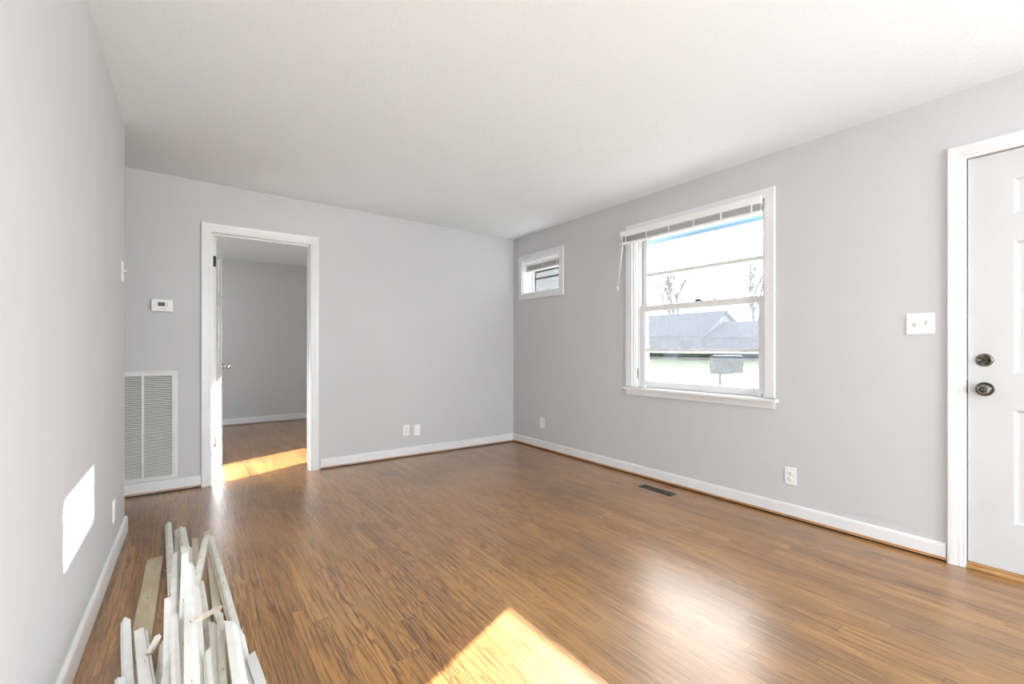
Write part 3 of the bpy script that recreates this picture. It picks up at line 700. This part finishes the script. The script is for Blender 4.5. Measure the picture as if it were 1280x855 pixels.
# mailbox
c, s = cos(-TH), sin(-TH)
mb = empty('mailbox', (7.49, 4.17, -.6), -TH); tag(mb, 'grey metal mailbox on thin post outside the large window', 'mailbox')
bm = bmesh.new(); prof = []
hw, hh_ = .10, .32
for i in range(11): a = pi*i/10; prof.append((hw*cos(a), .22+hw*sin(a)))
prof = [(hw, .02), *prof, (-hw, .02)]; zb = 1.27
for xx in (-.25, .25):
    pass
A = [bm.verts.new((-.25, y, z+zb)) for y, z in prof]; D = [bm.verts.new((.25, y, z+zb)) for y, z in prof]
for i in range(len(prof)): bm.faces.new((A[i], A[(i+1) % len(prof)], D[(i+1) % len(prof)], D[i]))
bm.faces.new(A); bm.faces.new(D); obj('box', bm, 'mailbox', mb, bevel=.02)
obj('flag', B((-.31, -.105, zb+.06, -.22, -.100, zb+.10)), 'mailbox', mb); obj('bracket', B((-.32, -.05, zb+.0, .1, .05, zb+.02)), 'mailbox', mb)
obj('post', B((-.120, -.02, 0, -.085, .02, zb+.0)), 'mailbox', mb)
# neighbour house
hs_ = empty('house', (44, 32, .0)); tag(hs_, 'low grey-roofed house across the road beyond the mailbox', 'house')
def gable(name, x0, x1, xr, y0, y1, ze_, zr, mat, par, over=.4):
    bm = bmesh.new(); pr = [(x0-over, ze_-.1), (xr, zr), (x1+over, ze_-.1), (x1+over, ze_-.28), (xr, zr-.18), (x0-over, ze_-.28)]
    A = [bm.verts.new((x, y0-over, z)) for x, z in pr]; D = [bm.verts.new((x, y1+over, z)) for x, z in pr]
    for i in range(6): bm.faces.new((A[i], A[(i+1) % 6], D[(i+1) % 6], D[i]))
    bm.faces.new(A); bm.faces.new(D); return obj(name, bm, mat, par)
gable('roof', 0, 9, 4.2, -4.8, 10, 2.6, 5.3, 'roof', hs_); obj('wall', B((0, -4.8, -.2, 9, 10, 2.55)), 'siding', hs_)
gable('roof', .6, 8, 4.2, -11, -5.2, 2.4, 4.0, 'roof', hs_); obj('wall', B((.6, -11, -.2, 8, -4.85, 2.3)), 'siding', hs_)
bm = bmesh.new(); vs = [bm.verts.new(q) for q in ((0.2, -4.82, 2.5), (8.8, -4.82, 2.5), (4.2, -4.82, 5.05))]; vt = [bm.verts.new((v.co.x, -4.75, v.co.z)) for v in vs]
bm.faces.new(vs); bm.faces.new(vt)
for i in range(3): bm.faces.new((vs[i], vs[(i+1) % 3], vt[(i+1) % 3], vt[i]))
obj('gable_board', bm, 'gable', hs_)
for yy in (-3, 1, 5, 8): obj('window', B((-.06, yy-.6, .9, 0.02, yy+.6, 2.0)), 'darkglass', hs_)
obj('door', B((-.08, 2.6, -.1, .02, 3.6, 2.0)), 'gable', hs_)
rnd = random.Random(3)
def shrub(loc, sx, sy, sz, label):
    bm = bmesh.new(); bmesh.ops.create_icosphere(bm, subdivisions=3, radius=1)
    for v in bm.verts:
        k = 1+rnd.uniform(-.12, .12); v.co = Vector((v.co.x*sx*k, v.co.y*sy*k, max(0, v.co.z*k+.55)*sz/1.55))
    o = obj('hedge', bm, 'hedge'); o.location = loc; tag(o, label, 'hedge')
shrub((43, 34.5, .0), .8, 3.2, 1.1, 'dark hedge in front of the house left of the mailbox')
shrub((43, 27.3, .0), .7, 2.0, .9, 'smaller dark hedge in front of the house behind the mailbox')
def tree(loc, ht, label, seed, spread=.5):
    rr = random.Random(seed); bm = bmesh.new()
    def br(p, d, L, r, lv):
        q = p+d*L; tube(bm, p, q, r, r*.66, 5 if lv < 3 else 3)
        if lv >= 6: return
        for _ in range(3 if lv < 4 else 2):
            nd = (d+Vector((rr.uniform(-1, 1), rr.uniform(-1, 1), rr.uniform(-.25, .6)))*spread).normalized()
            br(q, nd, L*rr.uniform(.66, .84), r*.68, lv+1)
    br(Vector((0, 0, 0)), Vector((0, 0, 1)), ht*.24, ht*.024, 0)
    o = obj('bare_tree', bm, 'bark'); o.location = loc; tag(o, label, 'tree')
tree((60, 41.5, 0), 15, 'bare leafless tree behind the house seen through window, left one', 11, .55)
tree((67, 33, 0), 16, 'bare leafless tree behind the house seen through window, right one', 5, .5)
